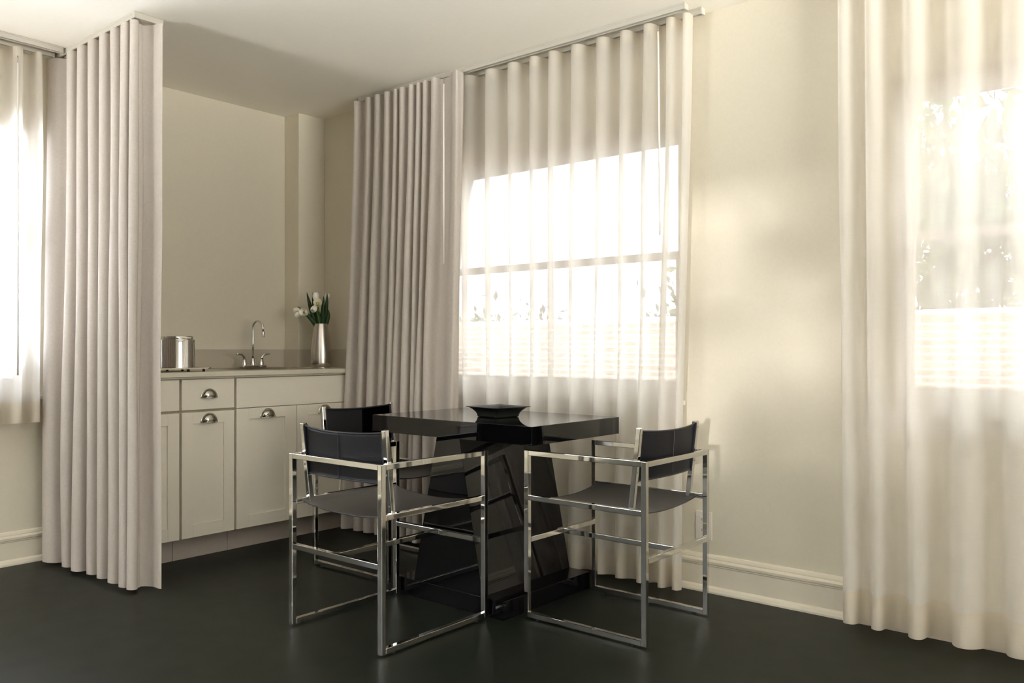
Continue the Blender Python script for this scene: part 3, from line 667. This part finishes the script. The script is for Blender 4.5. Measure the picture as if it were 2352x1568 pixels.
# ------------------------------------------------------------------ chairs: local +y is the front
def make_chair(label):
    W, D, S = 0.485, 0.532, 0.0195; ZA, ZS, ZL = 0.637, 0.468, 0.306; h = S / 2
    root = empty('director_chair'); tag(root, label, 'chair', 'chrome armchairs around the black table')
    xo, yb, yf = W / 2 - h, -D / 2 + h, D / 2 - h
    c = M['chrome']
    for sx in (-1, 1):
        for y in (yb, yf):
            bm = NB(); bar(bm, (sx * xo, y, 0.006), (sx * xo, y, ZA), S, 0.0016); lg = new_obj('leg', bm, c, root)
        bm = NB(); bar(bm, (sx * xo, yb + h, ZA - h), (sx * xo, yf - h, ZA - h), S, 0.0016); new_obj('armrest', bm, c, root)
        bm = NB(); bar(bm, (sx * xo, yb + h, ZS - h), (sx * xo, yf - h, ZS - h), S, 0.0016); new_obj('seat_rail', bm, c, root)
        bm = NB(); bar(bm, (sx * xo, yb + h, 0.006 + h), (sx * xo, yf - h, 0.006 + h), S, 0.0016); ru = new_obj('floor_runner', bm, c, root)
        for y in (yb + .05, yf - .05):
            bm = NB(); lathe(bm, [(0, 0), (0.008, 0), (0.008, 0.006), (0, 0.006)], 14, (sx * xo, y, 0)); new_obj('glide', bm, M['dark'], ru, True)
        # slanted back upright inside the arm
        xi = sx * (xo - S)
        pa, pb = Vector((xi, -0.192, ZS - .016)), Vector((xi, -0.224, 0.747))
        bm = NB(); bar(bm, pa, pb, S * .95, 0.0016); up = new_obj('back_upright', bm, c, root)
        for t in (0.12, 0.48, 0.62, 0.92):
            bm = NB(); p = pa.lerp(pb, t); lathe(bm, [(0, 0.0012), (0.0028, 0.001), (0.0036, 0)], 12)
            bmesh.ops.rotate(bm, cent=(0, 0, 0), matrix=Matrix.Rotation(R(98), 3, 'X'), verts=bm.verts); bmesh.ops.translate(bm, vec=p + Vector((0, -h - .0002, 0)), verts=bm.verts)
            new_obj('screw', bm, M['screw'], up)
    bm = NB(); bar(bm, (-xo + h, yb, ZA - h), (xo - h, yb, ZA - h), S, 0.0016); new_obj('back_rail', bm, c, root)
    for y in (yb, yf):
        bm = NB(); bar(bm, (-xo + h, y, ZL - h), (xo - h, y, ZL - h), S, 0.0016); new_obj('stretcher', bm, c, root)
    bm = NB(); bar(bm, (0, yb + h, ZL - h), (0, yf - h, ZL - h), S, 0.0016); new_obj('stretcher', bm, c, root)
    # leather seat slung between the seat rails
    def sheet(fn, nu, nv, th):
        bm = NB(); rows = [[bm.verts.new(fn(i / nu, j / nv)) for i in range(nu + 1)] for j in range(nv + 1)]
        for j in range(nv):
            for i in range(nu): bm.faces.new((rows[j][i], rows[j][i + 1], rows[j + 1][i + 1], rows[j + 1][i]))
        bmesh.ops.solidify(bm, geom=bm.faces[:], thickness=th); bmesh.ops.recalc_face_normals(bm, faces=bm.faces); return bm
    xi = xo - h + 0.001; y0, y1 = -0.222, yf - 0.018
    def seat(u, v):
        x = -xi + 2 * xi * u; k = 1 - (x / xi) ** 2; y = y0 + (y1 - y0) * v
        return Vector((x, y + 0.008 * k * (2 * v - 1) * -1, ZS - 0.006 - 0.024 * k ** 0.8 - 0.004 * k * math.sin(math.pi * v)))
    st = new_obj('seat', sheet(seat, 24, 16, 0.004), M['seat_leather'], root, True)
    for v in (0, 1):
        bm = NB(); tube(bm, [seat(i / 24, v) + Vector((0, 0, -.002)) for i in range(25)], 0.0030, 8); new_obj('piping', bm, M['leather'], st, True)
    xb = xo - S - h + 0.001
    def back(u, v, o=0.0):
        x = -xb + 2 * xb * u; k = 1 - (x / xb) ** 2; z = 0.562 + (0.737 - 0.562) * v
        t = (z - ZS) / (0.747 - ZS); y = -0.192 - 0.032 * t
        return Vector((x, y - (0.019 + 0.012 * (1 - v)) * k ** 0.85 - o, z - 0.012 * k * (v - 0.2)))
    bk = new_obj('backrest', sheet(back, 28, 14, 0.005), M['leather'], root, True)
    for v in (0, 1):
        bm = NB(); tube(bm, [back(i / 28, v) for i in range(29)], 0.0034, 8); new_obj('piping', bm, M['leather'], bk, True)
    bm = NB(); tube(bm, [back(0.5, i / 14, 0.004) for i in range(15)], 0.0014, 6); new_obj('seam', bm, M['leather'], bk, True)
    # leather sleeves screwed to the uprights
    for sx in (-1, 1):
        xi2 = sx * (xb - 0.0005); bm = NB(); t0, t1 = (0.555 - ZS) / (0.747 - ZS), (0.741 - ZS) / (0.747 - ZS)
        bar(bm, (xi2, -0.192 - .032 * t0, 0.555), (xi2, -0.192 - .032 * t1, 0.741), 0.006, 0.001, s2=0.019); new_obj('sleeve', bm, M['leather'], root)
    return root
def copy_tree(o, parent=None):
    c = o.copy(); COL.objects.link(c); c.parent = parent
    if parent is not None: c.matrix_parent_inverse = o.matrix_parent_inverse.copy()
    for ch in list(o.children): copy_tree(ch, c)
    return c
chA = make_chair('chrome armchair with black leather sling nearest the viewer, its back turned')
chC = copy_tree(chA); chC['label'] = 'chrome armchair with black leather sling right of the table by the bare wall'
chB = copy_tree(chA); chB['label'] = 'chrome armchair with dark leather sling behind the table, by the cabinets and taupe curtain'
for o, loc, rz in ((chA, (-2.3600, 2.121, 0), 0), (chC, (-1.7390, 2.716, 0), R(90)), (chB, (-3.000, 2.690, 0), R(-90))):
    o.location = loc; o.rotation_euler = (0, 0, rz)
chA.scale.x = 1.055; chC.scale.x = 0.97

# ------------------------------------------------------------------ outside
structure('ground', box(NB(), -16, 14, YF + WT, 20, -0.95, -0.85), M['concrete'], 'added ground slab outside the right wall, blocking light from below')  # slab added to stop light from below reaching the brick wall
structure('light_block', box(NB(), XL - WT, XR + WT, YB - WT, YF + WT, -0.95, -0.121), M['concrete'], 'added unseen block under the room, stopping light from below')  # unseen block added to stop light passing beneath the floor
for (xa, xb_, zt, lb) in ((-9.0, 0.30, 1.36, 'weathered brick garden wall outside, its lower stretch to the left'), (0.30, 7.0, 1.46, 'weathered brick garden wall outside, its taller stretch to the right')):
    root = empty('garden_wall', ((xa + xb_) / 2, 8.0, -0.85)); tag(root, lb, 'garden wall')
    keep(new_obj('brickwork', box(NB(), xa, xb_, 7.9, 8.1, -0.85, zt - .05), M['brick']), root)
    keep(new_obj('coping', box(NB(), xa, xb_, 7.87, 8.13, zt - .05, zt, 0.005), M['ground']), root)
def tree(x, y, zb, h, crown_r, nleaf, lsize, label, seed, spread=0.22, group=None):
    rn = random.Random(seed); root = empty('leafy_tree', (x, y, zb)); tag(root, label, 'tree', group)
    bm = NB(); top = Vector((rn.uniform(-.2, .2), rn.uniform(-.2, .2), h * 0.75)); tube(bm, [(0, 0, 0), top * 0.5 + Vector((.06, 0, 0)), top], [0.13, 0.09, 0.04], 10)
    ends = []
    for k in range(16):
        s = top * rn.uniform(0.45, 1.0); a = rn.uniform(0, 6.28); e = s + Vector((math.cos(a), math.sin(a), rn.uniform(0.1, 0.9))) * crown_r * rn.uniform(0.5, 0.95)
        m_ = s.lerp(e, .5) + Vector((0, 0, .1)); tube(bm, [s, m_, e], [0.03, 0.018, 0.006], 6); ends += [m_, e, e]
    new_obj('trunk', bm, M['bark'], root, True)
    bm = NB()
    for k in range(nleaf):
        c = rn.choice(ends); p = c + Vector((rn.gauss(0, 1), rn.gauss(0, 1), rn.gauss(0, 1))) * crown_r * spread
        q = Matrix.Rotation(rn.uniform(0, 6.28), 3, 'Z') @ Matrix.Rotation(rn.uniform(0, 3.14), 3, 'X') @ Matrix.Rotation(rn.uniform(0, 3.14), 3, 'Y')
        L = lsize * rn.uniform(.6, 1.3)
        vs_ = [bm.verts.new(p + q @ Vector(v)) for v in ((0, -L, 0), (L * .45, -L * .1, L * .12), (0, L, 0), (-L * .45, -L * .1, L * .12))]
        bm.faces.new(vs_)
    new_obj('foliage', bm, M['tree_leaf'], root)
for i, (x, y, h, r, n, ls, lb) in enumerate(((-1.35, 10.4, 3.9, 1.9, 7500, 0.10, 'dense leafy tree outside the right-hand window, beyond the brick wall'), (3.9, 12.5, 4.2, 1.6, 4500, 0.10, 'leafy tree standing at the right beyond the garden wall'),
        (-5.2, 10.8, 1.9, 1.1, 1500, 0.08, 'low leafy tree seen faintly through the wide window at its right'), (-9.2, 10.9, 1.8, 1.1, 1500, 0.08, 'low leafy tree seen faintly through the wide window at its left'))):
    tree(x, y, -0.85, h + .85, r, n, ls, lb, 50 + i)
tree(2.1, -5.6, -0.85, 4.0, 1.35, 300, 0.12, 'leafy tree outside the window behind the viewer, shading the bare wall', 71, 0.06)
